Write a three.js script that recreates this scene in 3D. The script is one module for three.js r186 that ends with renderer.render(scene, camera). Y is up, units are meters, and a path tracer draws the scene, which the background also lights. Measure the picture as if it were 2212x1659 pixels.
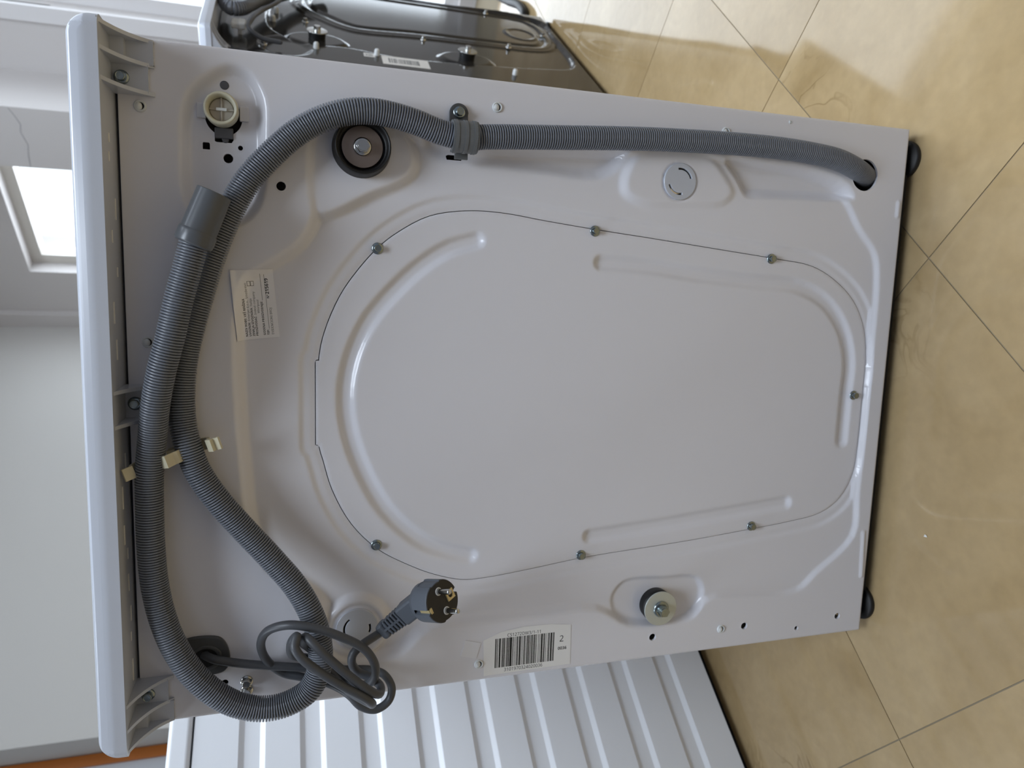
import * as THREE from 'three';
import { mergeGeometries, toCreasedNormals } from 'three/addons/utils/BufferGeometryUtils.js';
import { RoundedBoxGeometry } from 'three/addons/geometries/RoundedBoxGeometry.js';
import { RectAreaLightUniformsLib } from 'three/addons/lights/RectAreaLightUniformsLib.js';

// ------------------------------------------------------------------ camera, sky, lights, exposure
const scene = new THREE.Scene();
const renderer = new THREE.WebGLRenderer({ antialias: true });
renderer.toneMapping = THREE.LinearToneMapping;
renderer.toneMappingExposure = 1.2;
renderer.shadowMap.enabled = true;
RectAreaLightUniformsLib.init();

// the phone was held on its side: the frame's left edge is up in the room
const camera = new THREE.PerspectiveCamera(55.86, 2212 / 1659, 0.02, 60);
{
  const yaw = 0.139, pitch = -0.2972, roll = -0.0085;
  const m = new THREE.Matrix4().makeRotationFromEuler(new THREE.Euler(pitch, yaw, roll, 'YXZ'));
  const x = new THREE.Vector3(), y = new THREE.Vector3(), z = new THREE.Vector3();
  m.extractBasis(x, y, z);
  camera.quaternion.setFromRotationMatrix(new THREE.Matrix4().makeBasis(y.clone().negate(), x, z));
  camera.position.set(0.1074, 0.6868, 0.6786);
  camera.focus = 0.66; camera.userData.fStop = 8;
}
scene.add(camera);

scene.background = new THREE.Color(0.90, 1.0, 1.05);
scene.backgroundIntensity = 1.6;

// room axes: E1 runs along the window wall to the right, E2 goes away from the camera
const TURN = -0.7301;                               // turn of the room about y
const E1 = new THREE.Vector3(Math.cos(TURN), 0, -Math.sin(TURN)), E2 = new THREE.Vector3(-Math.sin(TURN), 0, -Math.cos(TURN));
const room = (s, y, t) => new THREE.Vector3(0, y, 0).addScaledVector(E1, s).addScaledVector(E2, t);
// daylight of each window, and fill from three added rooflights: [centre s, y, t, outward direction, width, height, strength]
const DAYLIGHT_AND_FILL = [
  [-1.5425, 1.404, 2.54, 'E2', 0.92, 0.80, 3.4],
  [-0.435, 1.17, 2.53, 'E2', 0.66, 2.10, 1.8],
  [0.45, 3.03, 1.05, 'UP', 1.30, 0.80, 14],
  [1.15, 3.03, -0.75, 'UP', 1.30, 0.90, 10],
  [-0.95, 3.03, -1.50, 'UP', 0.80, 0.70, 8],
];
for (const [s, y, t, dir, w, h, power] of DAYLIGHT_AND_FILL) {
  const l = new THREE.RectAreaLight(new THREE.Color(0.86, 0.97, 1.12), power, w, h);
  l.position.copy(room(s, y, t));
  const out = { E1, E2, UP: new THREE.Vector3(0, 1, 0) }[dir];
  if (dir === 'UP') l.rotation.set(-Math.PI / 2, 0, TURN, 'XYZ'); else l.lookAt(l.position.clone().sub(out));
  l.name = 'daylight'; scene.add(l);  // the UP ones are added fill through unseen rooflights
}

// ------------------------------------------------------------------ helpers
let seed = 7;
const rnd = () => { seed = (seed * 1664525 + 1013904223) >>> 0; return seed / 4294967296; };
const clamp = (v, a, b) => Math.min(b, Math.max(a, v));
const ss = (a, b, v) => { const t = clamp((v - a) / (b - a), 0, 1); return t * t * t * (t * (6 * t - 15) + 10); };
const taken = new Map();
function numbered(name) { const n = taken.get(name) ?? 0; taken.set(name, n + 1); return n ? `${name}_${String(n).padStart(3, '0')}` : name; }
const V = (x, y, z) => new THREE.Vector3(x, y, z);
function shadows(o) { o.castShadow = true; o.receiveShadow = true; return o; }
function clean(g) {
  const q = g.index ? g.toNonIndexed() : g.clone();
  for (const k of Object.keys(q.attributes)) if (!['position', 'normal'].includes(k)) q.deleteAttribute(k);
  if (!q.attributes.normal) q.computeVertexNormals();
  return q;
}
const merge = (list) => (list.length === 1 ? list[0] : mergeGeometries(list.map(clean)));
function thing(name, label, category, pos = [0, 0, 0], turn = 0, group) {
  const o = new THREE.Group(); o.name = numbered(name); scene.add(o);
  o.position.set(...pos); o.rotation.y = turn; o.userData = { label, category };
  if (group) o.userData.group = group;
  return o;
}
const kin = new Map();
function part(name, g, m, parent, label) {
  const key = parent.uuid + name, n = kin.get(key) ?? 0; kin.set(key, n + 1);
  const o = shadows(new THREE.Mesh(Array.isArray(g) ? merge(g) : g, m));
  o.name = n ? `${name}_${String(n).padStart(3, '0')}` : name;
  if (label) o.userData.label = label;
  parent.add(o); return o;
}
function structure(name, g, m, parent) {
  const o = shadows(new THREE.Mesh(Array.isArray(g) ? merge(g) : g, m));
  o.name = parent ? name : numbered(name);
  if (!parent) { o.userData.kind = 'structure'; scene.add(o); } else parent.add(o);
  return o;
}
const bx = (w, h, d, x = 0, y = 0, z = 0) => new THREE.BoxGeometry(w, h, d).translate(x, y, z);
const rbx = (w, h, d, r, x = 0, y = 0, z = 0, n = 2) => new RoundedBoxGeometry(w, h, d, n, r).translate(x, y, z);
// a cylinder along z from z0 to z1
const cz = (r0, r1, z0, z1, n = 24, x = 0, y = 0) => new THREE.CylinderGeometry(r1, r0, z1 - z0, n).rotateX(Math.PI / 2).translate(x, y, (z0 + z1) / 2);
// a lathe about z: points are [radius, z]
const lz = (pts, n = 36) => new THREE.LatheGeometry(pts.map(([r, z]) => new THREE.Vector2(r, z)), n).rotateX(Math.PI / 2);
const shape = (pts) => new THREE.Shape(pts.map(([x, y]) => new THREE.Vector2(x, y)));
const extrude = (s, depth, bevel = 0, seg = 2) => new THREE.ExtrudeGeometry(s, { depth, bevelEnabled: bevel > 0, bevelThickness: bevel, bevelSize: bevel, bevelOffset: -bevel, bevelSegments: seg, curveSegments: 20 });
function tube(pts, r, seg, rad = 14, closedEnds = true) {
  const c = new THREE.CatmullRomCurve3(pts, false, 'centripetal'); c.arcLengthDivisions = 1200;
  const g = [new THREE.TubeGeometry(c, seg, r, rad, false)];
  if (closedEnds) for (const k of [0, 1]) g.push(new THREE.SphereGeometry(r * 0.999, rad, 8).translate(...c.getPointAt(k).toArray()));
  return merge(g);
}
// a strip of even thickness that follows a profile in (a, b), extruded by width along c
function ribbon(profile, thick, width) {
  const n = profile.length, up = [], lo = [];
  profile.forEach((p, i) => {
    const a = profile[Math.max(0, i - 1)], b = profile[Math.min(n - 1, i + 1)];
    const dx = b[0] - a[0], dy = b[1] - a[1], l = Math.hypot(dx, dy) || 1;
    up.push([p[0] - dy / l * thick / 2, p[1] + dx / l * thick / 2]); lo.push([p[0] + dy / l * thick / 2, p[1] - dx / l * thick / 2]);
  });
  return extrude(shape([...up, ...lo.reverse()]), width, 0).translate(0, 0, -width / 2);
}
// ---- noise
const hash = (x, y, s) => { let h = Math.imul(x, 374761393) ^ Math.imul(y, 668265263) ^ Math.imul(s, 2246822519); h = Math.imul(h ^ (h >>> 13), 1274126177); return ((h ^ (h >>> 16)) >>> 0) / 4294967296; };
function noise(x, y, s) {
  const xi = Math.floor(x), yi = Math.floor(y), fx = x - xi, fy = y - yi, u = fx * fx * (3 - 2 * fx), v = fy * fy * (3 - 2 * fy);
  const a = hash(xi, yi, s), b = hash(xi + 1, yi, s), c = hash(xi, yi + 1, s), d = hash(xi + 1, yi + 1, s);
  return a + (b - a) * u + (c - a) * v + (a - b - c + d) * u * v;
}
const fbm = (x, y, s, o = 4) => { let r = 0, a = 0.5, f = 1; for (let i = 0; i < o; i++) { r += a * noise(x * f, y * f, s + i * 17); a /= 2; f *= 2.03; } return r; };
function dataTexture(n, f, srgb = true) {
  const d = new Uint8Array(n * n * 4);
  for (let j = 0; j < n; j++) for (let i = 0; i < n; i++) { const c = f(i / n, j / n), k = (j * n + i) * 4; d[k] = clamp(c[0], 0, 255); d[k + 1] = clamp(c[1], 0, 255); d[k + 2] = clamp(c[2], 0, 255); d[k + 3] = 255; }
  const t = new THREE.DataTexture(d, n, n); t.magFilter = THREE.LinearFilter; t.wrapS = t.wrapT = THREE.RepeatWrapping;
  if (srgb) t.colorSpace = THREE.SRGBColorSpace;
  t.needsUpdate = true; return t;
}
function canvasTexture(w, h, draw) {
  const c = document.createElement('canvas'); c.width = w; c.height = h; draw(c.getContext('2d'), w, h);
  const t = new THREE.CanvasTexture(c); t.colorSpace = THREE.SRGBColorSpace; t.anisotropy = 8; return t;
}

// ------------------------------------------------------------------ materials
const S = (color, roughness = 0.5, metalness = 0, extra = {}) => new THREE.MeshPhysicalMaterial({ color, roughness, metalness, ...extra });
const M = {
  paint: S('#e5e4e9', 0.19),
  lid: S('#c5c9d2', 0.24),
  lidMark: S('#e8e6e0', 0.5),
  cooker: S('#eff1f4', 0.36),
  black: S('#0b0b0c', 0.6), rubber: S('#0a0a0b', 0.5), foot: S('#151312', 0.55),
  hose: S('#777b83', 0.3), cuff: S('#595c60', 0.3), cable: S('#4b4d51', 0.42), plug: S('#51565e', 0.5), plugFace: S('#2b2928', 0.55),
  clip: S('#d0c8ac', 0.5), valve: S('#cfcbb4', 0.42), valveWing: S('#dddce0', 0.35), valveInner: S('#b9b1a4', 0.55), pin: S('#dfe2e2', 0.35),
  zinc: S('#9aa4a6', 0.24, 1), steel: S('#c9c9c6', 0.18, 1), washer: S('#cdd3cf', 0.42, 0.55), bronze: S('#8a7f7a', 0.38, 0.7), brass: S('#cdbb8d', 0.35, 0.7),
  bracket: S('#4c4e50', 0.4), band: S('#66696b', 0.42), plugDot: S('#5a5b60', 0.5),
  darkPaint: S('#2c2a28', 0.11),
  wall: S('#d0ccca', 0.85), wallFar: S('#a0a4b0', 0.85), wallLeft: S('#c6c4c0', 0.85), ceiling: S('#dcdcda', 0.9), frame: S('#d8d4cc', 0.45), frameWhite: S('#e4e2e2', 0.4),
  glass: new THREE.MeshPhysicalMaterial({ color: '#ffffff', roughness: 0.02, transmission: 1, thickness: 0, ior: 1.45 }),
  orange: S('#b4661c', 0.45), doorLeaf: S('#c8ccd2', 0.5), grout: S('#8b7f69', 0.9), paper: S('#f0efec', 0.7), crack: S('#8e8d90', 0.9),
};

// ------------------------------------------------------------------ the room
const inRoom = (g) => g.applyMatrix4(new THREE.Matrix4().makeRotationY(TURN));     // geometry given in (s, y, -t)
const rb = (s0, s1, y0, y1, t0, t1) => bx(s1 - s0, y1 - y0, t1 - t0, (s0 + s1) / 2, (y0 + y1) / 2, -(t0 + t1) / 2);
const rs = (name, list, m) => structure(name, inRoom(merge(list.map((b) => rb(...b)))), m);
const CEIL = 2.95;
// wall with openings in a plane: boxes around them
function pierced(u0, u1, y0, y1, holes, put) {
  const list = []; let at = u0;
  for (const [a, b, c, d] of holes) { list.push(put(at, a, y0, y1)); if (c > y0) list.push(put(a, b, y0, c)); if (d < y1) list.push(put(a, b, d, y1)); at = b; }
  list.push(put(at, u1, y0, y1)); return list;
}
{ // ceiling with three added rooflights: strips between the openings
  const H = [[-0.25, 1.15, 0.6, 1.5], [0.45, 1.85, -1.25, -0.25], [-1.4, -0.5, -1.9, -1.1]], T = [-3.8, -1.9, -1.25, -1.1, -0.25, 0.6, 1.5, 2.8], list = [];
  for (let i = 1; i < T.length; i++) { let u = -3; const mid = (T[i - 1] + T[i]) / 2; for (const [a, b] of H.filter((h) => mid > h[2] && mid < h[3]).sort((p, q) => p[0] - q[0])) { list.push([u, a, CEIL, CEIL + 0.12, T[i - 1], T[i]]); u = b; } list.push([u, 3.3, CEIL, CEIL + 0.12, T[i - 1], T[i]]); }
  rs('ceiling', list, M.ceiling);
}
for (const [k, a, b, c, d] of [[2, -0.25, 1.15, 0.6, 1.5], [3, 0.45, 1.85, -1.25, -0.25], [4, -1.4, -0.5, -1.9, -1.1]]) {   // unseen rooflights, added to light the scene from above
  const w = 0.05, f = rs('added_rooflight_' + k, [[a, a + w, CEIL, CEIL + 0.05, c, d], [b - w, b, CEIL, CEIL + 0.05, c, d], [a + w, b - w, CEIL, CEIL + 0.05, c, c + w], [a + w, b - w, CEIL, CEIL + 0.05, d - w, d]], M.frameWhite);
  structure('window_pane', inRoom(rb(a + w, b - w, CEIL + 0.02, CEIL + 0.025, c + w, d - w)), M.glass, f);
}
rs('wall_back', pierced(-2.8, 3.25, -0.02, CEIL, [[-2.005, -1.08, 1.0, 1.808], [-0.79, -0.08, 0.06, 2.3]], (a, b, c, d) => [a, b, c, d, 2.4, 2.66]), M.wall);
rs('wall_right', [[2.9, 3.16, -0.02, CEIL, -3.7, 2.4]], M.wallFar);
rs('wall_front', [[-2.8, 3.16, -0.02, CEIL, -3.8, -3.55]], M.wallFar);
rs('wall_left', [[-2.8, -2.54, -0.02, CEIL, -3.55, 2.4]], M.wallLeft);
rs('wall_left', [[-2.54, -2.33, 0, CEIL, 0.44, 2.4]], M.wallLeft).name = 'wall_left_lining';
{ // chimney-like pier that hides the window's right end
  const p = rs('pillar', [[-1.275, -1.035, 0, CEIL, 2.15, 2.4]], M.wall);
  const pts = [[-1.04, 1.602], [-1.06, 1.592], [-1.10, 1.578], [-1.13, 1.586], [-1.18, 1.574], [-1.22, 1.583], [-1.272, 1.587]];
  const g = []; for (let i = 1; i < pts.length; i++) { const [a, b] = pts[i - 1], [c, d] = pts[i], l = Math.hypot(c - a, d - b); g.push(bx(l, 0.0016, 0.0008).rotateZ(Math.atan2(d - b, c - a)).translate((a + c) / 2, (b + d) / 2, -2.1498)); }
  structure('crack', inRoom(merge(g)), M.crack, p);
}
function glazing(name, s0, s1, y0, y1, t, w, m, mullions = []) {
  const f = structure(name, inRoom(merge([rb(s0, s0 + w, y0, y1, t, t + 0.06), rb(s1 - w, s1, y0, y1, t, t + 0.06), rb(s0 + w, s1 - w, y1 - w, y1, t, t + 0.06), rb(s0 + w, s1 - w, y0, y0 + w, t, t + 0.06),
    ...mullions.map((u) => rb(u - w / 2, u + w / 2, y0 + w, y1 - w, t, t + 0.06))])), m);
  structure('window_pane', inRoom(rb(s0 + w, s1 - w, y0 + w, y1 - w, t + 0.028, t + 0.032)), M.glass, f);
  return f;
}
glazing('added_rooflight_1', -2.005, -1.08, 1.0, 1.808, 2.466, 0.045, M.frame);
{ const d = glazing('door_1', -0.79, -0.08, 0.06, 2.3, 2.44, 0.05, M.frameWhite);
  structure('casing', inRoom(merge([rb(-0.845, -0.79, 0, 2.36, 2.385, 2.41), rb(-0.08, -0.025, 0, 2.36, 2.385, 2.41), rb(-0.845, -0.025, 2.3, 2.36, 2.385, 2.41)])), M.frameWhite, d); }
{ // wooden-framed door in the recess at the left
  const d = structure('door_2', inRoom(rb(-2.54, -2.515, 0, 2.05, -0.5, 0.4)), M.doorLeaf);
  structure('door_frame', inRoom(merge([rb(-2.54, -2.50, 0, 2.1, 0.40, 0.437), rb(-2.54, -2.50, 0, 2.1, -0.56, -0.5), rb(-2.54, -2.50, 2.05, 2.1, -0.5, 0.4)])), M.orange, d);
}
rs('trim_1', [[-2.33, -2.25, 0, CEIL, 2.37, 2.4]], M.wall);
{ const p = thing('pipe', 'thin white vertical pipe running up the far corner of the room', 'pipe', room(-2.317, 0, 2.455).toArray());
  part('tube', new THREE.CylinderGeometry(0.0125, 0.0125, CEIL - 0.02, 16).translate(0, CEIL / 2, 0), M.wall, p);
  for (const y of [0.6, 1.9]) part('bracket', new THREE.CylinderGeometry(0.015, 0.015, 0.02, 16).translate(0, y, 0), M.wall, p); }

// ---- floor of marble-look tiles
{
  const tileMap = (s) => dataTexture(640, (u, v) => {
    const wx = fbm(u * 3 + 5, v * 3 + 1, s, 4) - 0.5, wy = fbm(u * 3 + 9, v * 3 + 7, s + 40, 4) - 0.5;
    const cloud = fbm(u * 2.4 + wx * 1.6, v * 2.4 + wy * 1.6, s + 3, 5), fine = fbm(u * 40, v * 40, s + 9, 3);
    const ridge = 1 - Math.abs(2 * fbm(u * 3.2 + wx * 2.4, v * 5.5 + wy * 2.4, s + 21, 5) - 0.97) * 16, vein = Math.max(0, ridge) * ss(0.42, 0.62, fbm(u * 2, v * 2, s + 31, 2));
    const k = 1 + (cloud - 0.48) * 0.26 + (fine - 0.45) * 0.07 - vein * 0.16;
    return [170 * k, (146 + (cloud - 0.5) * 8) * k * (1 - vein * 0.02), (107 + (cloud - 0.5) * 20) * k * (1 - vein * 0.06)];
  });
  const mats = [11, 57, 101].map((s) => new THREE.MeshPhysicalMaterial({ map: tileMap(s), roughness: 0.07, specularIntensity: 0.9 }));
  const floor = structure('floor', inRoom(rb(-2.7, 3.0, -0.06, -0.0012, -3.7, 2.5)), M.grout);
  const P = 0.399, W = 0.3974, s0 = 0.1322, t0 = 0.4831;
  const variants = [0, 1, 2, 3].map((q) => {
    const g = new THREE.PlaneGeometry(W, W).rotateZ(q * Math.PI / 2).rotateX(-Math.PI / 2);
    const side = bx(W, 0.008, W, 0, -0.0041, 0);
    return inRoom(mergeGeometries([g.toNonIndexed(), side.toNonIndexed()]));
  });
  let n = 0;
  for (let i = -8; i < 7; i++) for (let j = -10; j < 5; j++) {
    const s = s0 + (i + 0.5) * P, t = t0 + (j + 0.5) * P;
    if (s - W / 2 < -2.5 || s + W / 2 > 2.95 || t + W / 2 > 2.45 || t - W / 2 < -3.55) continue;
    const o = shadows(new THREE.Mesh(variants[Math.floor(rnd() * 4)], mats[Math.floor(rnd() * 3)]));
    o.name = n ? `tile_${String(n).padStart(3, '0')}` : 'tile'; n++;
    o.position.copy(room(s, 0, t)); floor.add(o);
  }
}

// ------------------------------------------------------------------ pressed sheet metal: a height field in millimetres
function polygon(list, smooth = true) {
  let p = list.map(([x, y]) => new THREE.Vector3(x, y, 0));
  if (smooth) p = new THREE.CatmullRomCurve3(p, true, 'centripetal').getPoints(list.length * 4).slice(0, -1);
  const n = p.length, X = p.map((q) => q.x), Y = p.map((q) => q.y);
  const x0 = Math.min(...X), x1 = Math.max(...X), y0 = Math.min(...Y), y1 = Math.max(...Y);
  return (x, y) => {                                     // signed distance, negative inside
    const ox = Math.max(x0 - x, x - x1, 0), oy = Math.max(y0 - y, y - y1, 0), o = ox * ox + oy * oy;
    if (o > 1600) return Math.sqrt(o);
    let d = 1e9, inside = false;
    for (let i = 0, j = n - 1; i < n; j = i++) {
      const ex = X[j] - X[i], ey = Y[j] - Y[i], wx = x - X[i], wy = y - Y[i], t = clamp((wx * ex + wy * ey) / (ex * ex + ey * ey), 0, 1);
      const bx_ = wx - ex * t, by_ = wy - ey * t; d = Math.min(d, bx_ * bx_ + by_ * by_);
      if ((Y[i] > y) !== (Y[j] > y) && x < ex * (y - Y[i]) / (Y[j] - Y[i]) + X[i]) inside = !inside;
    }
    return (inside ? -1 : 1) * Math.sqrt(d);
  };
}
function polyline(list) {
  const p = list.length > 2 ? new THREE.CatmullRomCurve3(list.map(([x, y]) => V(x, y, 0)), false, 'centripetal').getPoints(list.length * 3) : list.map(([x, y]) => V(x, y, 0));
  return (x, y) => { let d = 1e9; for (let i = 1; i < p.length; i++) { const a = p[i - 1], b = p[i], ex = b.x - a.x, ey = b.y - a.y, t = clamp(((x - a.x) * ex + (y - a.y) * ey) / (ex * ex + ey * ey), 0, 1); d = Math.min(d, Math.hypot(x - a.x - ex * t, y - a.y - ey * t)); } return d; };
}
const circle = (cx, cy, r) => (x, y) => Math.hypot(x - cx, y - cy) - r;
const rect = (x0, x1, y0, y1) => (x, y) => { const dx = Math.abs(x - (x0 + x1) / 2) - (x1 - x0) / 2, dy = Math.abs(y - (y0 + y1) / 2) - (y1 - y0) / 2; return Math.hypot(Math.max(dx, 0), Math.max(dy, 0)) + Math.min(Math.max(dx, dy), 0); };
const union = (...f) => (x, y) => Math.min(...f.map((g) => g(x, y)));
// grid mesh of z = h(x, y) where keep(x, y) <= 0; its border is snapped onto keep = 0
function sheet(x0, x1, y0, y1, step, h, keep, uv) {
  const nx = Math.round((x1 - x0) / step), ny = Math.round((y1 - y0) / step), sx = (x1 - x0) / nx, sy = (y1 - y0) / ny;
  const N = (nx + 1) * (ny + 1), pos = new Float32Array(N * 3), k = new Float32Array(N), uvs = uv && new Float32Array(N * 2);
  for (let j = 0, i = 0; j <= ny; j++) for (let q = 0; q <= nx; q++, i++) {
    let x = x0 + q * sx, y = y0 + j * sy, d = keep ? keep(x, y) : -1;
    if (keep && Math.abs(d) < step * 0.72) {
      const e = 0.05, gx = (keep(x + e, y) - keep(x - e, y)) / (2 * e), gy = (keep(x, y + e) - keep(x, y - e)) / (2 * e), l = gx * gx + gy * gy;
      if (l > 0.2) { x -= gx * d / l; y -= gy * d / l; d = 0; }
    }
    k[i] = d; pos[i * 3] = x / 1000; pos[i * 3 + 1] = y / 1000; pos[i * 3 + 2] = h(x, y) / 1000;
    if (uvs) [uvs[i * 2], uvs[i * 2 + 1]] = uv(x, y);
  }
  const idx = [];
  const tri = (a, b, c) => { if (k[a] <= 1e-6 && k[b] <= 1e-6 && k[c] <= 1e-6) idx.push(a, b, c); };
  for (let j = 0; j < ny; j++) for (let q = 0; q < nx; q++) {
    const a = j * (nx + 1) + q, b = a + 1, c = a + nx + 1, d = c + 1;
    if ((q + j) & 1) { tri(a, b, d); tri(a, d, c); } else { tri(a, b, c); tri(b, d, c); }
  }
  const g = new THREE.BufferGeometry();
  g.setAttribute('position', new THREE.BufferAttribute(pos, 3)); if (uvs) g.setAttribute('uv', new THREE.BufferAttribute(uvs, 2));
  g.setIndex(idx); g.computeVertexNormals(); return g;
}

// outlines of the washing machine's back, in millimetres from the middle of its bottom edge
const RECESS = polygon([[43,737],[84,735],[111,727],[125,706],[144,681],[165,670],[191,668],[230,668],[246,657],[260,627],[256,596],[247,575],[239,532],[240,464],[245,377],[250,289],[248,233],[245,176],[227,114],[216,94],[187,72],[160,47],[132,40],[68,38],[-30,38],[-120,38],[-177,39],[-220,89],[-240,115],[-239,192],[-239,234],[-257,255],[-262,295],[-259,335],[-237,374],[-238,445],[-237,515],[-239,554],[-261,581],[-267,613],[-257,649],[-241,662],[-206,662],[-183,683],[-162,712],[-119,727],[-58,733],[-7,736]]);
const INLET = polygon([[239,775],[262,768],[280,750],[288,732],[282,715],[261,703],[227,702],[188,703],[166,709],[152,723],[150,745],[157,767],[176,775],[209,776]]);
const CHANNEL_A = polygon([[244,569],[238,530],[239,484],[243,413],[245,365],[229,372],[218,392],[220,460],[223,525],[227,560]]);
const CHANNEL_B = polygon([[247,251],[246,205],[244,146],[231,98],[217,88],[213,142],[211,202],[211,222],[227,235]]);
const SEAT_CAP = polygon([[245,350],[250,314],[249,274],[232,253],[213,240],[202,251],[197,300],[197,345],[206,363],[222,364]]);
const SEAT_BOLT = polygon([[231,666],[247,657],[258,627],[255,596],[238,581],[221,574],[204,580],[185,616],[165,657],[171,665]]);
const SEAT_LOW = polygon([[-225,357],[-204,341],[-203,292],[-207,249],[-225,238],[-246,243],[-259,257],[-261,293],[-256,333],[-246,350]]);
const COVER0 = polygon([[34,661],[60,656],[94,642],[118,626],[140,607],[154,590],[171,560],[178,524],[178,488],[173,445],[167,388],[162,333],[154,250],[147,178],[141,130],[127,98],[104,69],[73,51],[35,44],[-9,44],[-59,44],[-99,47],[-129,63],[-145,88],[-153,132],[-158,177],[-167,266],[-177,387],[-185,445],[-191,496],[-191,520],[-183,549],[-170,577],[-152,606],[-125,631],[-90,649],[-62,657],[-46,661]]);
const COVER = union(COVER0, rect(-46, 34, 640, 664));
const GROOVES = [[[151,514],[142,541],[124,568],[100,593],[73,615],[41,630],[4,637],[-36,633],[-78,618],[-116,596],[-147,563],[-160,535],[-166,513]],
  [[135,383],[133,330],[127,275],[122,206],[118,146],[101,107],[72,81],[35,68],[-3,68],[-59,68]], [[-154,381],[-148,312],[-139,226],[-130,139]]].map(polyline);
const SLOTS = [polyline([[216, 25], [202, 25]]), polyline([[-172, 28], [-226, 25]])];
const mix = (a, b, t) => a + (b - a) * t;
const floorDepth = (y) => 4 + 8 * ss(120, 730, y);
function panelHeight(x, y) {
  const r = RECESS(x, y);
  const F = floorDepth(y);
  let z = r < 0 ? -F * ss(0, 5 + F * 0.7, -r) : 0;
  let d = INLET(x, y); if (d < 0) z -= 8 * ss(0, 13, -d);
  d = CHANNEL_A(x, y); if (d < 4) z = mix(z, -17, ss(0, 17, 5 - d));
  d = CHANNEL_B(x, y); if (d < 4) z = mix(z, -14, ss(0, 16, 4 - d));
  d = SEAT_CAP(x, y); if (d < 7) z = mix(z, -1.5, ss(0, 13, 7 - d));
  d = SEAT_BOLT(x, y); if (d < 6) z = mix(z, -3, ss(0, 12, 6 - d));
  d = SEAT_LOW(x, y); if (d < 0) z = mix(z, -9, ss(0, 8, -d));
  d = Math.hypot(x + 229, y - 626); if (d < 36) z = mix(z, -5, ss(0, 9, 36 - d)) - 1.6 * ss(0, 3, 26 - d);
  d = Math.hypot(x - 220, y - 304); if (d < 22) z -= 1.2 * ss(0, 2, 20.5 - d);
  d = r < 30 ? COVER(x, y) : 99; if (r < -8 && d < 17) z -= 2.2 * ss(0, 7, 17 - d);
  if (d < 6) z = mix(z, -F - 3, ss(0, 5, 6 - d));
  if (y < 40) for (const s of SLOTS) { d = s(x, y); if (d < 4) z += 1.6 * ss(0, 3.5, 4 - d); }
  const e = Math.min(297.5 - Math.abs(x), y - 18); if (e < 2.5) z -= 2.2 * (1 - Math.sqrt(Math.max(0, 1 - (1 - e / 2.5) ** 2)));
  return z;
}
const coverHeight = (x, y) => { let z = -floorDepth(y) - 1.6; for (const g of GROOVES) { const d = g(x, y); if (d < 12) z -= 4.2 * ss(0, 9.5, 11 - d); } const e = -COVER(x, y); return z - (e < 1.2 ? 1.2 - e : 0) * 0.6; };
// holes: [x, y, r]
const HOLES = [[188,693,3.9],[209,739,0],[218,726,0],[209,736,3.9],[218.5,726,2],[-273,304,4],[-273,186,4],[-284,113,2.6],[-275,55,3.8],[-266,747,3]].filter((h) => h[2]);
const PINS = [[244,802],[273,500],[273,255],[51,802],[-279,503],[-273,217]];
const holeField = union(...HOLES.map(([x, y, r]) => circle(x, y, r + 0.5)), ...PINS.map(([x, y]) => circle(x, y, 3.9)), circle(243, 75, 17), circle(220, 304, 15.5), circle(-229, 626, 17),
  circle(242.5, 739, 14.8), rect(222, 238, 731.5, 746.5), rect(250, 260.5, 732.5, 747), rect(214.6, 221.6, 749.8, 756.8), rect(224, 229, 529, 545));

const bore = (r, o, y0 = 0) => lz([[r, -2.5], [r, 0.05], [r + 0.25, 0.28], [r + o, 0.02]].map(([a, b]) => [a / 1000, b / 1000]), 28);
const HEX = (r, h) => new THREE.CylinderGeometry(r * 0.93, r, h, 6).rotateX(Math.PI / 2).translate(0, 0, h / 2);
// hexagonal flange-head screw standing on z = 0
const screwShape = merge([lz([[0, 0.0016], [0.0036, 0.0016], [0.0050, 0.0011], [0.0055, 0.0004], [0.0055, 0]], 26), HEX(0.0037, 0.0042).translate(0, 0, 0.001), lz([[0.0034, 0.0052], [0.0028, 0.0056], [0.0024, 0.0048], [0, 0.0046]], 18)]);
const bigScrew = screwShape.clone().scale(1.05, 1.05, 1.25);
const pinShape = merge([lz([[0.0030, -0.002], [0.0031, 0.001], [0.0038, 0.0017], [0.0046, 0.0012], [0.0049, 0]], 24), new THREE.SphereGeometry(0.0036, 18, 10, 0, Math.PI * 2, 0, Math.PI / 2).rotateX(Math.PI / 2).scale(1, 0.86, 0.75).translate(-0.0003, 0.0013, 0)]);
const at = (g, x, y, z) => g.clone().translate(x / 1000, y / 1000, z / 1000);

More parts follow.
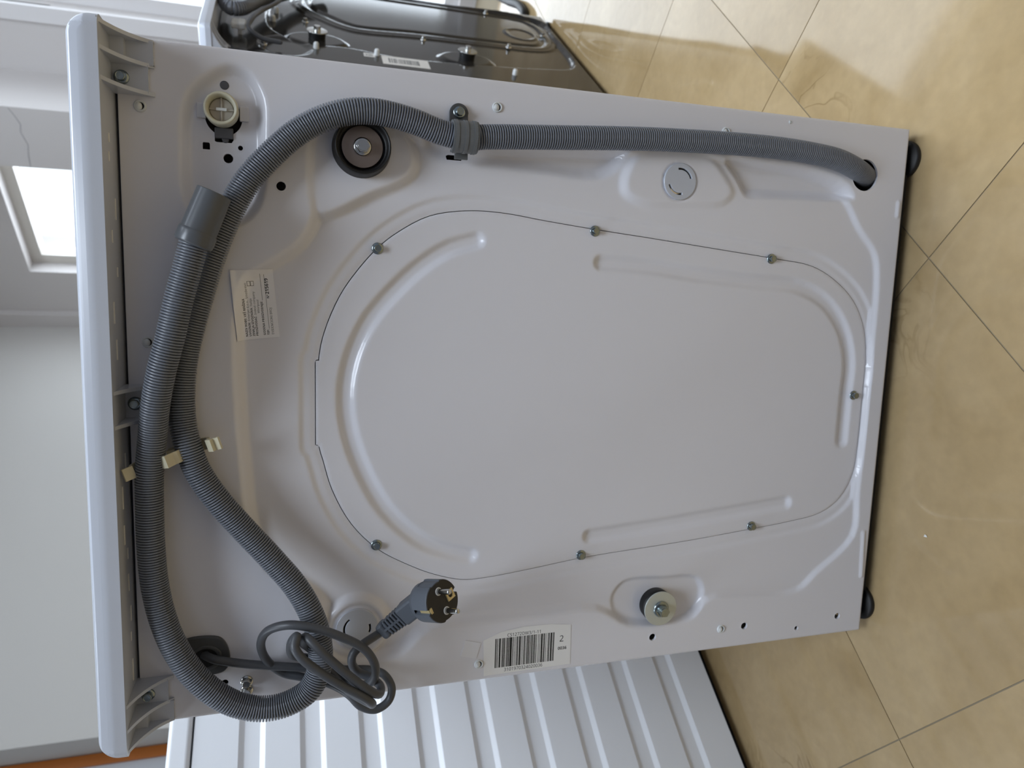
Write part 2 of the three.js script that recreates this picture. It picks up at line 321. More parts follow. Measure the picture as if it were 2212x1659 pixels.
// lid with a deep rear fascia, seen from behind
function lidGeometry() {
  const s = new THREE.Shape(), w = 0.2985, y0 = 0.8205, y1 = 0.843, r = 0.017;
  s.moveTo(-w, y0 - 0.012); s.lineTo(w, y0 - 0.012); s.lineTo(w, y1 - r); s.absarc(w - r, y1 - r, r, 0, Math.PI / 2); s.lineTo(-w + r, y1); s.absarc(-w + r, y1 - r, r, Math.PI / 2, Math.PI);
  const g = new THREE.ExtrudeGeometry(s, { depth: 0.585, bevelEnabled: true, bevelThickness: 0.009, bevelSize: 0.009, bevelOffset: -0.009, bevelSegments: 7, curveSegments: 12 });
  g.translate(0, 0, -0.544);
  const p = g.attributes.position;                         // keep the lower rear edge crisp
  for (let i = 0; i < p.count; i++) p.setY(i, Math.max(p.getY(i), y0));
  return toCreasedNormals(g, 0.7);
}
const ribProfile = (x, w = 0.003) => {                    // concave bracket between fascia and panel
  const s = new THREE.Shape(); s.moveTo(-0.0485, 0.8215);
  s.bezierCurveTo(-0.030, 0.8165, -0.010, 0.806, -0.0015, 0.7905); s.lineTo(0.001, 0.7905); s.lineTo(0.001, 0.8215);
  return new THREE.ExtrudeGeometry(s, { depth: w, bevelEnabled: false, curveSegments: 14 }).rotateY(Math.PI / 2).translate(x - w / 2, 0, 0);
};
function bracketGeometry(side) {                           // three ribs with plates between them
  const x = [0.2943, 0.2755, 0.2535].map((v) => v * side), g = x.map((v) => ribProfile(v));
  const plate = (a, b, y0, y1, z0, z1) => g.push(bx(Math.abs(b - a), y1 - y0, z1 - z0, (a + b) / 2, (y0 + y1) / 2, (z0 + z1) / 2));
  plate(x[0], x[1], 0.7905, 0.8205, -0.001, 0.0035); plate(x[0], x[1], 0.8105, 0.8205, 0.0035, 0.0125);
  plate(x[1], x[2], 0.7945, 0.8205, -0.001, 0.0045);
  return merge(g);
}
function centreBracket() {
  const g = [ribProfile(0.0135, 0.003), ribProfile(-0.0145, 0.003)]; g.push(bx(0.028, 0.022, 0.0045, -0.0005, 0.8095, 0.001)); return merge(g);
}
function cabinetGeometry() {
  const z0 = -0.54, z1 = -0.0025, d = z1 - z0, zc = (z0 + z1) / 2, t = 0.0012;
  return merge([bx(t, 0.8, d, 0.2968, 0.418, zc), bx(t, 0.8, d, -0.2968, 0.418, zc), bx(0.5936, 0.8, t, 0, 0.418, z0), bx(0.5936, t, d, 0, 0.8182, zc)]);
}
const footGeometry = lzY([[0, 0], [0.0205, 0], [0.0215, 0.003], [0.0205, 0.0075], [0.012, 0.0085], [0.009, 0.0115], [0.009, 0.0185], [0, 0.0185]]);
function lzY(p) { return new THREE.LatheGeometry(p.map(([r, y]) => new THREE.Vector2(r, y)), 32); }

// ------------------------------------------------------------------ the white washing machine
const wm = thing('washing_machine', 'large white washing machine seen from the back, with grey hose and cord hung on it', 'washing machine');
{
  part('cabinet', cabinetGeometry(), M.paint, wm);
  part('base', bx(0.565, 0.0155, 0.525, 0, 0.0135, -0.2735), M.black, wm);  // black block hung low to stop light and deepen the shade underneath
  const rims = HOLES.map(([x, y, r]) => at(bore(r, 1.6), x, y, panelHeight(x + r + 1, y)));
  rims.push(at(bore(17, 1.2), 243, 75, 0));
  { const o = shape([[-4.7, -4.7], [4.7, -4.7], [4.7, 4.7], [-4.7, 4.7]].map((p) => p.map((v) => v / 1000))); const q = 0.0029, w = new THREE.Path(); w.moveTo(-q, -q); w.lineTo(-q, q); w.lineTo(q, q); w.lineTo(q, -q); w.closePath(); o.holes.push(w); rims.push(at(extrude(o, 0.002).translate(0, 0, -0.0018), 218.1, 753.3, panelHeight(218, 758))); }
  part('back_panel', mergeGeometries([clean(sheet(-297.5, 297.5, 18, 818, 1.7, panelHeight, (x, y) => Math.max(-holeField(x, y), 0.7 - COVER(x, y)))), ...rims.map(clean)]), M.paint, wm);
  part('service_cover', sheet(-193, 180, 42, 666, 1.7, coverHeight, COVER), M.paint, wm);
  const lid = part('lid', lidGeometry(), M.lid, wm);
  for (const side of [1, -1]) part('bracket', bracketGeometry(side), M.lid, lid);
  part('bracket', centreBracket(), M.lid, lid);
  { let x = -0.235; while (x < 0.24) { const w = 0.006 + rnd() * 0.016, z = 0.012 + (rnd() < 0.5 ? 0.014 : 0) + rnd() * 0.006; if (Math.abs(x) > 0.025) part('moulded_mark', bx(w, 0.0006, 0.0022, x, 0.8203, z), M.lidMark, lid); x += w + 0.006 + rnd() * 0.02; } }
  for (const [x, y] of [[139,608],[166,392],[147,184],[-5,57],[-155,183],[-174,391],[-148,607]]) part('screw', at(screwShape, x, y, -floorDepth(y) - 1.6), M.zinc, wm);
  for (const [x, y, z] of [[264, 814, 4.5], [-1, 813, 3.4], [-266, 811, 4.5], [264, 537, 3.2]]) part('screw', at(bigScrew, x, y, z), M.zinc, wm);
  for (const [x, y] of [[-267, 728], [-276, 728]]) part('screw', at(bigScrew, x, y, 0), M.steel, wm);
  for (const [x, y] of PINS) part('push_pin', at(pinShape, x, y, 0), M.pin, wm);
  part('push_pin', at(pinShape.clone().scale(0.4, 0.4, 0.4), 290, 178, 0), M.pin, wm);
  for (const x of [0.268, -0.27]) for (const z of [-0.02, -0.5]) part('foot', footGeometry.clone().translate(x, 0, z), M.foot, wm);
  // transport bolt in its rubber cup, upper right
  const b = part('transport_bolt', at(lz([[0.0262, -0.002], [0.0252, 0.010], [0.0243, 0.016], [0.0233, 0.0168], [0.0215, 0.0150], [0.0203, 0.006], [0.0, 0.006]], 48), 226, 624, -3), M.rubber, wm, 'black rubber cup with bronze washer and hex bolt');
  part('washer', at(lz([[0.0182, 0.006], [0.0182, 0.0078], [0.0178, 0.0082], [0.007, 0.0082]], 40), 226, 624, -2.8), M.bronze, b);
  part('bolt_head', at(merge([lz([[0.0080, 0.008], [0.0080, 0.0098], [0.0066, 0.0106], [0, 0.0106]], 30), HEX(0.0064, 0.0065).translate(0, 0, 0.0095), cz(0.0049, 0.0045, 0.0155, 0.0166, 22)]), 226, 624, -2.8), M.steel, b);
  // transport bolt with its zinc washer, lower left
  const c = part('transport_bolt', at(lz([[0.0178, 0.006], [0.0186, 0.014], [0.0182, 0.020], [0, 0.020]], 44), -237, 300, -15), M.rubber, wm, 'zinc washer and hex bolt on a black rubber bush');
  part('washer', at(lz([[0, 0.020], [0.0190, 0.020], [0.0193, 0.0206], [0.0193, 0.0218], [0.0190, 0.0223], [0, 0.0223]], 44), -237, 300, -15), M.washer, c);
  part('bolt_head', at(merge([lz([[0.0090, 0.022], [0.0090, 0.0236], [0.0072, 0.0248], [0, 0.0248]], 30), HEX(0.0066, 0.0075).translate(0, 0, 0.024), cz(0.0050, 0.0046, 0.031, 0.0325, 22)]), -237, 300, -15), M.zinc, c);
  // blanking caps with curved slots
  const cap = (r, arcs, sr) => {
    const s = new THREE.Shape(); s.absarc(0, 0, r, 0, Math.PI * 2);
    for (const [a, e] of arcs) { const h = new THREE.Path(), A = a * Math.PI / 180, B = e * Math.PI / 180; h.absarc(0, 0, sr + 0.0009, A, B, false); h.absarc(0, 0, sr - 0.0009, B, A, true); s.holes.push(h); }
    return new THREE.ExtrudeGeometry(s, { depth: 0.0016, bevelEnabled: true, bevelThickness: 0.0007, bevelSize: 0.0007, bevelOffset: -0.0007, bevelSegments: 3, curveSegments: 40 });
  };
  part('blanking_cap', at(cap(0.0183, [[-74, 12], [108, 193]], 0.0125), 220, 304, -2.2), M.lid, wm);
  part('blanking_cap', at(cap(0.0205, [[36, 134], [-112, -72]], 0.0125), -229, 626, -6), M.lid, wm);
  // inlet valve
  const v = part('inlet_valve', at(lz([[0.0134, -0.006], [0.0138, 0.006], [0.0132, 0.0083], [0.0118, 0.0086], [0.0104, 0.0072], [0.0098, 0.001], [0.0098, -0.006]], 44), 247, 740, 0), M.valve, wm, 'cream plastic water inlet with a round strainer');
  part('strainer', at(merge([lz([[0.0100, -0.003], [0.0096, -0.0005], [0.0086, 0.0005], [0, 0.0005]], 30), bx(0.019, 0.0011, 0.0016, 0, 0, 0.001), bx(0.0011, 0.019, 0.0016, 0, 0, 0.001)]), 247, 740, 0), M.valveInner, v);
  part('strainer_tab', at(bx(0.0022, 0.0082, 0.0026, 0, 0, 0.0016), 247, 740, 0), M.pin, v);
  part('valve_body', merge([at(rbx(0.009, 0.015, 0.006, 0.001), 229.5, 739, -9), ]), M.plugDot, v);
  for (const y of [756.5, 722.5]) part('wing', at(rbx(0.0125, 0.0075, 0.004, 0.001), 246.5, y, -7.5), M.valveWing, v);
  for (const [x, y, r] of [[269, 738, 3.6], [224.5, 738, 2.9]]) part('hole_plug', at(lz([[r / 1000, -0.001], [r / 1000, 0.0003], [r / 1000 - 0.0006, 0.0007], [0, 0.0006]], 22), x, y, panelHeight(x, y)), M.plugDot, wm);
  // cord grommet
  const gs = new THREE.Shape(); { const P = [[-221, 783], [-219.5, 752], [-227, 745], [-243, 742], [-252, 746], [-255, 755], [-253, 768], [-243, 782]]; const cp = new THREE.CatmullRomCurve3(P.map(([x, y]) => V(x, y, 0)), true, 'centripetal').getPoints(64); gs.setFromPoints(cp.map((q) => new THREE.Vector2(q.x / 1000, q.y / 1000))); }
  const gr = part('cord_grommet', extrude(gs, 0.003, 0.0012, 3).translate(0, 0, -0.0006), M.bracket, wm, 'dark grey plastic plate round the cord outlet');
  part('collar', at(lz([[0.0125, 0.003], [0.0118, 0.0042], [0.0095, 0.0042], [0.0085, 0.0034]], 30).scale(1, 1.2, 1), -238, 763, 0), M.bracket, gr);
  part('outlet', at(lz([[0.0088, 0.00385], [0, 0.00385]], 26).scale(1, 1.2, 1), -238, 763, 0), M.black, gr);
  // hose bracket on the right edge
  { const s = new THREE.Shape(); s.moveTo(0.250, 0.5285); s.lineTo(0.263, 0.5285); s.absarc(0.2635, 0.537, 0.0088, -Math.PI / 2, Math.PI / 2); s.lineTo(0.250, 0.5455);
    const h = part('hose_bracket', extrude(s, 0.002, 0.0006).translate(0, 0, 0.0012), M.bracket, wm, 'dark grey plate screwed to the panel');
    const arc = []; for (let k = 0; k <= 26; k++) { const a = -0.35 + k / 26 * (Math.PI + 0.7); arc.push([Math.cos(a) * 0.0130, Math.sin(a) * 0.0130]); }
    const bandAt = (w, r, y) => { const g = ribbon(arc.map(([a, b]) => [a * r, b * r]), 0.0022, w); g.rotateX(-Math.PI / 2).scale(1, 1, -1); const q = g.index ? g.toNonIndexed() : g; const p = q.attributes.position; for (let i = 0; i < p.count; i += 3) for (const c2 of ['X', 'Y', 'Z']) { const t1 = p['get' + c2](i + 1); p['set' + c2](i + 1, p['get' + c2](i + 2)); p['set' + c2](i + 2, t1); } q.computeVertexNormals(); return q.translate(0.2405, y, 0.0148); };
    part('hose_band', [bandAt(0.0235, 1, 0.5345), bandAt(0.003, 1.045, 0.543), bandAt(0.003, 1.045, 0.5345), bandAt(0.003, 1.045, 0.526), bx(0.010, 0.012, 0.003, 0.2275, 0.5345, 0.004)], M.band, h); }
  // printed labels
  const barLabel = canvasTexture(1024, 512, (g, w, h) => {
    g.fillStyle = '#efeeec'; g.fillRect(0, 0, w, h);
    // x runs down the machine over 97 mm, y over 49 mm
    const px = (mm) => mm * w / 97, py = (mm) => mm * h / 49; g.fillStyle = '#111';
    const bars = [2,1,1,1,1,2,3,2,1,1,2,1,2,2,1,1,2,1,2,1,4,1,1,1,1,2,1,2,1,1,2,2,3,1,1,2,1,2,2,1,1,2,2,1,2,1,1,1,1,1,2,1,1,1,2,1,1,1,1,3,1,2,1,2,3,1,1,1,2,2,1,3,1,1,2,2,3,1,1,1,2];
    const sum = bars.reduce((a, c2) => a + c2, 0); let x = px(12.5); const u = px(65) / sum;
    bars.forEach((n, i) => { if (i % 2 === 0) g.fillRect(x, py(9.6), n * u, py(32)); x += n * u; });
    g.textAlign = 'center'; g.font = `${py(4.9)}px sans-serif`; g.fillText('CS1272DW3/1-11', px(44), py(8.6)); g.fillText('3101970324020036', px(44), py(46.4));
    g.font = `${py(9.5)}px sans-serif`; g.fillText('2', px(86), py(21)); g.font = `bold ${py(4.6)}px sans-serif`; g.fillText('0036', px(87), py(30));
  });
  const sMat = new THREE.MeshPhysicalMaterial({ map: barLabel, roughness: 0.42, specularIntensity: 0.5 });
  const outline = polygon([[-254, 499], [-246.5, 480], [-243.5, 455], [-244, 425], [-247, 402.5], [-291.5, 401.5], [-293, 497.5]], false);
  part('barcode_label', sheet(-293.5, -242.5, 401, 499.5, 1.5, (x, y) => panelHeight(x, y) + 0.35, outline, (x, y) => [(498.5 - y) / 97, (x + 293) / 49]), sMat, wm, 'white serial label with a barcode and number 2');
  part('code_label', at(bx(0.0172, 0.0172, 0.0004).rotateZ(-0.28), -262, 512, 0.3), S('#e6e5e8', 0.4), wm, 'small blank white square label');
  const info = canvasTexture(1024, 640, (g, w, h) => {
    g.fillStyle = '#f3f2f5'; g.fillRect(0, 0, w, h); g.fillStyle = '#101010';
    const put = (t, x, y, s, bold) => { g.font = `${bold ? 'bold ' : ''}${s}px sans-serif`; g.fillText(t, x, y); return x + g.measureText(t).width; };
    const X = 46, d = 53; let y = 160;
    put('NAZIV ROBE: VEŠ MAŠINA', X, y, 46, true); y += d; put(' Enterijer d.o.o., Smederevo', put('UVOZNIK:', X, y, 46, true), y, 46); y += d; put(' Italija', put('ZEMLJA IZVOZNIKA:', X, y, 46, true), y, 46); y += d;
    put(' Indesit company', put('PROIZVODAČ:', X, y, 46, true), y, 46); g.lineWidth = 5; g.strokeRect(790, y - 92, 66, 44); g.strokeRect(790, y - 40, 66, 44); y += d; put('Whirlpool', 380, y, 46);
    y += d + 6; let e = put('GODINA PROIZVODNJE:', X, y, 46, true) + 8; g.fillRect(e, y, 960 - e, 5); y += d + 6; e = put('TIP:', X, y, 46, true) + 8; g.fillRect(e, y, 950 - e, 5); y += d + 16;
    put('EVIDENCIONI BROJ', X, y, 47); put('N°', 590, y - 18, 48, true); put('215619', 655, y - 14, 72, true);
  });
  const iMat = new THREE.MeshPhysicalMaterial({ map: info, roughness: 0.45, specularIntensity: 0.5 });
  { const n = 36, g = new THREE.PlaneGeometry(1, 1, n, n), p = g.attributes.position, TL = [52, 731], TR = [114, 736], BL = [56, 695.5], BR = [116.5, 701];
    for (let i = 0; i < p.count; i++) { const u = p.getX(i) + 0.5, w = p.getY(i) + 0.5, l = (k) => mix(mix(BL[k], BR[k], u), mix(TL[k], TR[k], u), w); const x = l(0), y = l(1); p.setXYZ(i, x / 1000, y / 1000, (panelHeight(x, y) + 0.45 + 1.2 * ss(0.85, 1, w)) / 1000); }
    g.computeVertexNormals(); part('information_label', g, iMat, wm, 'white printed importer label'); }
}

// ------------------------------------------------------------------ corrugated drain hose
function corrugated(pts, R, pitch, rad = 22) {
  const c = new THREE.CatmullRomCurve3(pts, false, 'centripetal'); c.arcLengthDivisions = 3000;
  const L = c.getLength(), n = Math.round(L / pitch), prof = [[0, -0.0025], [0.15, -0.0025], [0.18, -0.0006], [0.28, 0], [0.74, 0], [0.84, -0.0006], [0.87, -0.0025]];
  const stations = []; for (let i = 0; i < n; i++) for (const [u, d] of prof) stations.push([(i + u) / n, R + d]);
  const pos = [], idx = []; let T0 = null, N = new THREE.Vector3(0.3, 0.2, 1).normalize();
  for (const [u, r] of stations) {
    const p = c.getPointAt(u), T = c.getTangentAt(u); N.addScaledVector(T, -N.dot(T)).normalize(); const B = new THREE.Vector3().crossVectors(T, N);
    for (let k = 0; k <= rad; k++) { const a = k / rad * Math.PI * 2; pos.push(p.x + (N.x * Math.cos(a) + B.x * Math.sin(a)) * r, p.y + (N.y * Math.cos(a) + B.y * Math.sin(a)) * r, p.z + (N.z * Math.cos(a) + B.z * Math.sin(a)) * r); }
  }
  const m = rad + 1; for (let s = 0; s + 1 < stations.length; s++) for (let k = 0; k < rad; k++) { const a = s * m + k; idx.push(a, a + 1, a + m, a + 1, a + m + 1, a + m); }
  const g = new THREE.BufferGeometry(); g.setAttribute('position', new THREE.Float32BufferAttribute(pos, 3)); g.setIndex(idx); g.computeVertexNormals(); return g;
}
const mmv = (l) => l.map(([x, y, z]) => V(x / 1000, y / 1000, z / 1000));
const hoseEnd = [136, 759, 41];
const HOSE = [[245,40,-32],[244,66,-10],[248,94,6],[254,124,12.5],[257,155,14.5],[259,196,14.5],[259,246,14.5],[255,350,14.5],[248,446,14.5],[243,509,14.5],[240,535,15],[243,557,15],[249,578,16],[253,599,17],[254,619,18.5],[251,640,18.5],[243,661,16.5],[231,680,15],[213,699,14.5],[191,718,14],[169,731,14],[146,741,14],[121,750,14],[91,759,14],[66,766,14],[40,772,14],[13,775,15],[-11,775,16],[-35,771,18],[-60,763,18],[-87,747,18],[-116,725,18],[-143,703,20],[-169,683,24],[-194,670,28],[-220,663,30],[-245,663,31],[-265,672,32],[-276,691,32],[-278,712,32],[-272,732,32],[-259,751,32],[-240,769,30],[-216,783,28],[-188,793,26],[-156,799,25],[-121,801,25],[-88,801,25],[-56,800,26],[-24,796,30],[4,792,36],[32,786,40],[58,779,41],[88,772,41],[117,764,41],hoseEnd];
{
  const h = thing('drain_hose', 'long grey corrugated hose looped across the back of the white washing machine', 'hose');
  part('corrugated_tube', corrugated(mmv(HOSE), 0.0112, 0.0023), M.hose, h);
  const dir = V(0.0383, -0.0155, 0).normalize(), q = new THREE.Quaternion().setFromUnitVectors(V(0, 0, 1), dir);
  const cuff = lz([[0.0108, -0.004], [0.0138, -0.0035], [0.0150, -0.002], [0.0152, 0.006], [0.0147, 0.0082], [0.0141, 0.0085], [0.0136, 0.041], [0.0133, 0.0416], [0.0124, 0.0416], [0.0120, 0.0405], [0.0112, 0.004]], 44);
  cuff.applyQuaternion(q).translate(0.136, 0.759, 0.041);
  part('end_cuff', cuff, M.cuff, h, 'smooth grey rubber cuff at the free end');
}
// cream clip that holds both runs of the hose
{
  const cl = thing('hose_clip', 'cream plastic double clip holding two runs of the grey hose near the top', 'clip', [-0.044, 0.781, 0]);
  const arcTo = (cx, czz, r, a0, a1, n = 14) => Array.from({ length: n + 1 }, (_, i) => { const a = a0 + (a1 - a0) * i / n; return [cx + Math.cos(a) * r, czz + Math.sin(a) * r]; });
  // profile across the hoses: distance along the clip, height above the panel
  const r = 0.0124, prof = [[-0.0385, 0.0355], [-0.0345, 0.0330], ...arcTo(-0.0205, 0.0262, r, Math.PI - 0.42, Math.PI * 2 + 0.35), [-0.0045, 0.0355], [0.0000, 0.0300], [0.0035, 0.0285],
    ...arcTo(0.0168, 0.0172, r, Math.PI - 0.62, Math.PI * 2 + 0.45), [0.0318, 0.0275], [0.0335, 0.0245], [0.0385, 0.0270]];
  const g = ribbon(prof, 0.0026, 0.0105).rotateX(Math.PI / 2);            // now width along y, height along z
  const base = bx(0.008, 0.0105, 0.012, -0.002, 0, 0.011);
  const both = merge([g.rotateX(0).scale(1, 1, 1), base]); both.rotateZ(-Math.PI / 2 + 0.31);
  part('clip_body', both, M.clip, cl);
}
// ------------------------------------------------------------------ power cord with plug
{
  const CABLE = [[-237,766,-4],[-235,763,4],[-236,755,11],[-241,738,12],[-247,712,12],[-253,684,11],[-257,663,11],[-261,637,12],[-262,615,16],[-265,603,22],[-277,596,26],[-289,599,28],[-295,611,30],[-290,625,30],[-280,635,26],[-276,644,18],[-272,658,10],[-264,679,10],[-259,695,8],[-242,709,14],[-219,714,26],[-199,707,42],[-190,690,54],[-193,668,59],[-203,645,61],[-216,626,61],[-230,617,60],[-245,615,56],[-257,619,48],[-266,628,32],[-263,646,14],[-248,667,10],[-238,682,20],[-220,688,45],[-201,687,62],[-194,683,69],[-200,685,74],[-209,680,77],[-223,665,79],[-239,646,78],[-255,626,75],[-266,619,67],[-273,620,54],[-272,636,32],[-259,654,13],[-236,669,16],[-209,678,50],[-197,675,67],[-203,667,74],[-218,653,76],[-234,638,75],[-251,621,72],[-260,612,63],[-259,610,52],[-255,617,44],[-248,629,42],[-237,635,46],[-225,634,50],[-218,625,48],[-215,617,45],[-212,608,41]];
  const c = thing('power_cord', 'dark grey power cord coiled and knotted round the hanging hose, ending in an earthed plug', 'power cord');
  part('cable', tube(mmv(CABLE), 0.0039, 900, 14), M.cable, c);
  const P0 = V(-0.211, 0.607, 0.041), A = V(0.28, -0.50, 0.82).normalize(), face = V(-0.165, 0.562, 0.09), back = face.clone().addScaledVector(A, -0.028);
  const plug = new THREE.Group(); plug.name = 'plug'; c.add(plug); plug.userData.label = 'moulded earthed mains plug';
  const N = back.clone().sub(P0), nl = N.length(); N.normalize();
  const frame = (z, p) => { const y = V(0.94, 0.34, 0).addScaledVector(z, -z.dot(V(0.94, 0.34, 0))).normalize(), x = new THREE.Vector3().crossVectors(y, z); return new THREE.Matrix4().makeBasis(x, y, z).setPosition(p); };
  const FN = frame(N, P0), FA = frame(A, face);
  // ribbed strain relief and neck
  const relief = [rbx(0.0125, 0.0155, 0.009, 0.003, 0, 0, 0.0035, 3), rbx(0.0085, 0.0105, 0.026, 0.002, 0, 0, 0.016), bx(0.0025, 0.0150, 0.022, 0, 0, 0.017), bx(0.0120, 0.0022, 0.022, 0, 0, 0.017)];
  for (let k = 0; k < 5; k++) relief.push(rbx(0.0122 + k * 0.0003, 0.0152 + k * 0.0004, 0.0024, 0.001, 0, 0, 0.0112 + k * 0.0042, 1));
  part('strain_relief', merge(relief).applyMatrix4(FN), M.plug, plug);
  part('neck', rbx(0.0165, 0.019, nl - 0.026, 0.003, 0, 0, 0.030 + (nl - 0.026) / 2, 2).applyMatrix4(FN), M.plug, plug);
  // head: disc with flats, keys and side grooves
  const hs = new THREE.Shape(); { const R = 0.0185, pts = []; for (let k = 0; k < 96; k++) { const a = k / 96 * Math.PI * 2, q = (v) => Math.abs(Math.atan2(Math.sin(a - v), Math.cos(a - v))); let r = R; if (q(0) < 0.13 || q(Math.PI) < 0.13) r = R - 0.0035; if (q(Math.PI / 2) < 0.30 || q(-Math.PI / 2) < 0.30) r = R - 0.0012; pts.push(new THREE.Vector2(Math.cos(a) * r, Math.sin(a) * r)); } hs.setFromPoints(pts); }
  part('plug_head', merge([extrude(hs, 0.019, 0.0008).translate(0, 0, -0.0195), lz([[0.0176, -0.0185], [0.0155, -0.026], [0.0110, -0.031], [0, -0.032]].reverse(), 40)]).applyMatrix4(FA), M.plug, plug);
  const fs = new THREE.Shape(); fs.setFromPoints(hs.getPoints().map((p) => p.clone().multiplyScalar(0.965)));
  part('plug_face', extrude(fs, 0.0007).applyMatrix4(FA), M.plugFace, plug, 'black face of the plug');
  for (const k of [1, -1]) {
    part('pin', merge([lz([[0.0024, 0], [0.0024, 0.0145], [0.0019, 0.0158], [0, 0.0163]], 20)].map((g) => g.translate(0, k * 0.0095, 0))).applyMatrix4(FA), M.steel, plug);
    part('pin_collar', lz([[0.0036, 0.0007], [0.0034, 0.0013], [0.0026, 0.0013]], 22).translate(0, k * 0.0095, 0).applyMatrix4(FA), M.pin, plug);
  }
  const es = new THREE.Shape(); es.moveTo(-0.0045, -0.0045); es.lineTo(0.0045, -0.0045); es.lineTo(0.0045, 0.0045); es.lineTo(-0.0045, 0.0045); const eh = new THREE.Path(); eh.absarc(0, 0, 0.0024, 0, Math.PI * 2, true); es.holes.push(eh);
  part('earth_socket', extrude(es, 0.0012, 0.0004).translate(0.0095, 0.0005, 0.0006).applyMatrix4(FA), M.brass, plug, 'brass earth contact');
  part('earth_strip', [bx(0.0022, 0.0052, 0.0014, -0.0148, 0, 0.0008), bx(0.0014, 0.0030, 0.012, -0.0158, 0, -0.006)].map((g) => g.applyMatrix4(FA)), M.brass, plug);
}

// ------------------------------------------------------------------ white appliance with a ribbed side, left behind
{
  const o = thing('kitchen_range', 'white household appliance with wide horizontal grooves pressed in its side, standing behind the washing machine', 'appliance', [-0.566, 0, -0.263], 0.9128);
  const low = [0.0785, 0.160, 0.241, 0.321, 0.4025, 0.483, 0.565, 0.646, 0.7275], high = [0.105, 0.1865, 0.2665, 0.3485, 0.4295, 0.511, 0.592, 0.674, 0.7555];
  const prof = [[0, 0.020], [0, 0.020]]; prof.length = 1; const D = 0.0048, e = 0.0038;
  low.forEach((y, i) => prof.push([0, y - e], [-D * 0.12, y - e * 0.7], [-D * 0.88, y + e * 0.7], [-D, y + e], [-D, high[i] - e], [-D * 0.88, high[i] - e * 0.7], [-D * 0.12, high[i] + e * 0.7], [0, high[i] + e]));
  prof.push([0, 0.8165], [-0.0018, 0.8178], [-0.02, 0.8178], [-0.02, 0.020]);
  // profile in (z, y), swept along x
  const g = extrude(shape(prof), 0.72).rotateY(-Math.PI / 2).scale(-1, 1, 1);
  const q = g.toNonIndexed ? (g.index ? g.toNonIndexed() : g) : g, p = q.attributes.position;
  const out = new Float32Array(p.count * 3); for (let i = 0; i < p.count; i++) { const k = i - (i % 3) + [0, 2, 1][i % 3]; out.set([-(p.getX(k)), p.getY(k), p.getZ(k)], i * 3); }
  // after the turn x holds the sweep and z the depth
  const body = new THREE.BufferGeometry(); body.setAttribute('position', new THREE.BufferAttribute(out, 3)); body.computeBoundingBox();
  const bb = body.boundingBox; body.translate(-bb.min.x - 0.45, 0, -bb.max.z); body.computeVertexNormals();
  part('side_panel', body, M.cooker, o);
  part('body', bx(0.716, 0.796, 0.56, -0.09, 0.418, -0.3), M.cooker, o);
  part('worktop', rbx(0.726, 0.030, 0.604, 0.007, -0.09, 0.835, -0.297, 3), M.cooker, o);
  part('gap_shade', bx(0.68, 0.02, 0.54, -0.09, 0.01, -0.295), M.black, o);  // black block put in for the shade in the gap below the panel
}

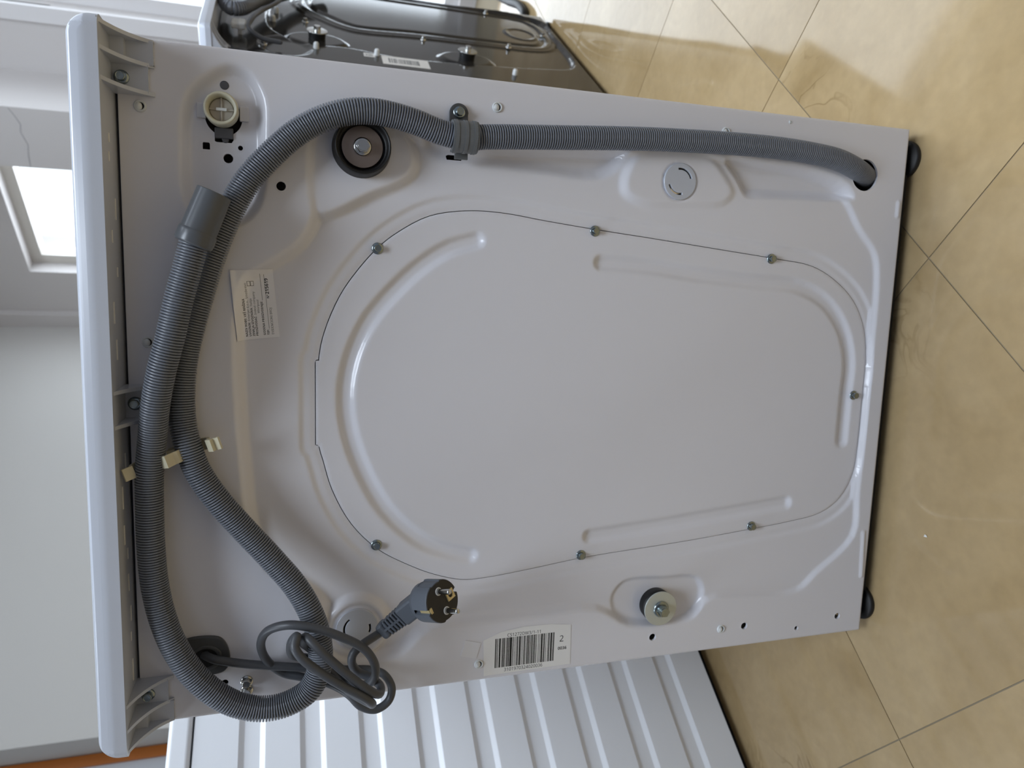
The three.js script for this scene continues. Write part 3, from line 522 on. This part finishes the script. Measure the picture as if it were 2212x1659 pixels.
// ------------------------------------------------------------------ dark washing machine behind, right
{
  const PH = 0.979, o = thing('washing_machine', 'washing machine with a glossy dark grey back panel, standing further off behind the white one', 'washing machine', [0.684, 0, -1.084], PH);
  const HW = 0.293;
  const DCOVER = polygon([[140,666],[77,646],[32,607],[3,579],[-18,536],[-2,400],[3,300],[8,200],[10,132],[28,74],[76,44],[140,36],[220,42],[262,70],[276,120],[279,247],[280,420],[278,560],[230,645]]);
  const DSEAT = [[-127, 627], [-131, 305]].map(([x, y]) => (px, py) => Math.hypot((px - x) * 0.9, (py - y) * 0.62) - 44);
  const DREC = polygon([[-170, 560], [-190, 470], [-182, 330], [-150, 140], [-120, 50], [-60, 24], [120, 22], [250, 24], [284, 90], [286, 600], [250, 690], [150, 720], [0, 735], [-110, 720], [-170, 660]]);
  const ring = (x, y) => Math.abs(Math.hypot((x - 120) * 0.9, y - 118) - 38);
  const hgt = (x, y) => {
    const r = DREC(x, y); let z = r < 0 ? -10 * ss(0, 14, -r) : 0;
    for (const s of DSEAT) { const d = s(x, y); if (d < 0) z = mix(z, -2, ss(0, 12, -d)); }
    let d = DCOVER(x, y); if (d < 14) z += 3 * ss(0, 6, 14 - d) ; if (d < -1) z += 1.2;
    d = Math.abs(d + 24); if (d < 12) z -= 4 * ss(0, 9, 12 - d);
    d = ring(x, y); if (d < 8) z += 2.5 * ss(0, 7, 8 - d);
    d = Math.hypot(x + 200, y - 690); if (d < 60) z -= 6 * ss(0, 22, 60 - d);
    return z;
  };
  part('cabinet', cabinetGeometry().scale(HW / 0.2975, 1, 1), M.lid, o);
  part('back_panel', sheet(-HW * 1000, HW * 1000, 18, 818, 2.6, hgt), M.darkPaint, o);
  part('base', bx(0.57, 0.008, 0.52, 0, 0.0215, -0.275), M.black, o);
  const lid = part('lid', lidGeometry().scale(HW / 0.2975, 1, 1), M.lid, o);
  for (const s of [1, -1]) part('bracket', bracketGeometry(s).scale(HW / 0.2975, 1, 1), M.lid, lid);
  for (const [x, y] of [[2, 648], [-14, 386], [4, 176], [142, 52], [270, 179], [-193, 732]]) part('screw', at(screwShape.clone().scale(1.25, 1.25, 1.6), x, y, hgt(x, y)), M.steel, o);
  for (const [x, y] of [[-127, 627], [-131, 305]]) {
    const b = part('transport_bolt', at(cz(0.017, 0.018, 0, 0.014, 32), x, y, hgt(x, y)), M.rubber, o);
    part('washer', at(lz([[0, 0.014], [0.021, 0.014], [0.0213, 0.0155], [0.0208, 0.0165], [0, 0.0165]], 36), x, y, hgt(x, y)), M.steel, b);
    part('bolt_head', at(HEX(0.0075, 0.009).translate(0, 0, 0.0165), x, y, hgt(x, y)), M.steel, b);
  }
  for (const [x, y] of [[-196, 631], [-209, 212], [-192, 509], [42, 710], [-19, 716]]) part('push_pin', at(merge([lz([[0.0055, 0], [0.0052, 0.009], [0.0035, 0.012], [0, 0.0125]], 20)]), x, y, hgt(x, y)), M.pin, o);
  const bar = canvasTexture(512, 256, (g, w, h) => { g.fillStyle = '#eceae6'; g.fillRect(0, 0, w, h); g.fillStyle = '#191919'; let x = 70; while (x < 400) { const n = 3 + Math.floor(rnd() * 3) * 3; g.fillRect(x, 60, n, 140); x += n + 3 + Math.floor(rnd() * 3) * 3; } g.font = '22px sans-serif'; g.textAlign = 'center'; });
  const lb = (x0, x1, y0, y1, z) => sheet(x0, x1, y0, y1, 6, (x, y) => hgt(x, y) + z, null, (x, y) => [(y1 - y) / (y1 - y0), (x - x0) / (x1 - x0)]);
  part('barcode_label', lb(-240, -190, 402, 500, 0.4), new THREE.MeshPhysicalMaterial({ map: bar, roughness: 0.45 }), o, 'white barcode label');
  part('barcode_label', lb(-209, -187, 513, 536, 0.4), new THREE.MeshPhysicalMaterial({ map: bar, roughness: 0.45 }), o, 'small white barcode label');
  for (const x of [-0.262, 0.262]) for (const z of [-0.024, -0.5]) part('foot', footGeometry.clone().translate(x, 0, z), M.foot, o);
  const at3 = (l) => l.map(([x, y, z]) => V(x / 1000, y / 1000, z / 1000).applyAxisAngle(V(0, 1, 0), PH).add(V(0.684, 0, -1.084)));
  const h = thing('drain_hose', 'dark corrugated hose bent under the lid of the dark grey washing machine', 'hose');
  part('corrugated_tube', corrugated(at3([[-40, 812, 34], [-70, 808, 34], [-104, 803, 34], [-122, 792, 34], [-114, 776, 34], [-72, 757, 34], [-20, 738, 32], [60, 700, 24], [140, 660, 20], [200, 600, 20]]), 0.0145, 0.0042, 16), M.hose, h);
  const c = thing('power_cord', 'thin dark cord hanging across the dark grey washing machine', 'power cord');
  part('cable', tube(at3([[-206, 700, 6], [-206, 735, 10], [-196, 758, 22], [-157, 753, 30], [-111, 741, 30], [-22, 706, 30], [60, 690, 30], [130, 700, 20]]), 0.0045, 120, 10), M.cable, c);
  const w = thing('cable_tie', 'white plastic clip with three lobes under the lid of the dark washing machine', 'clip', at3([[-163, 777, 0]])[0].toArray(), PH);
  part('clip_body', merge([rbx(0.034, 0.016, 0.014, 0.004, 0, -0.004, 0.018), ...[-0.011, 0, 0.011].map((x) => rbx(0.0095, 0.016, 0.012, 0.004, x, 0.008, 0.018)), bx(0.008, 0.008, 0.02, 0, 0, 0.006)]), M.pin, w);
  const k = thing('water_hose', 'black hose lying on the tiles beside the dark grey washing machine', 'hose');
  part('tube', tube([V(0.86, 0.013, -1.60), V(0.902, 0.013, -1.49), V(0.947, 0.013, -1.54), V(1.005, 0.013, -1.667), V(1.075, 0.013, -1.81), V(1.178, 0.013, -1.97), V(1.3, 0.013, -2.1)], 0.012, 60, 14), M.rubber, k);
}
{ const s = thing('paper_scrap', 'tiny white scrap of paper lying on the beige tiles', 'litter', [-0.1565, 0, 0.062]);
  part('scrap', new THREE.TetrahedronGeometry(0.0022).scale(1, 0.5, 1.4).translate(0, 0.0008, 0), M.paper, s); }

renderer.render(scene, camera);
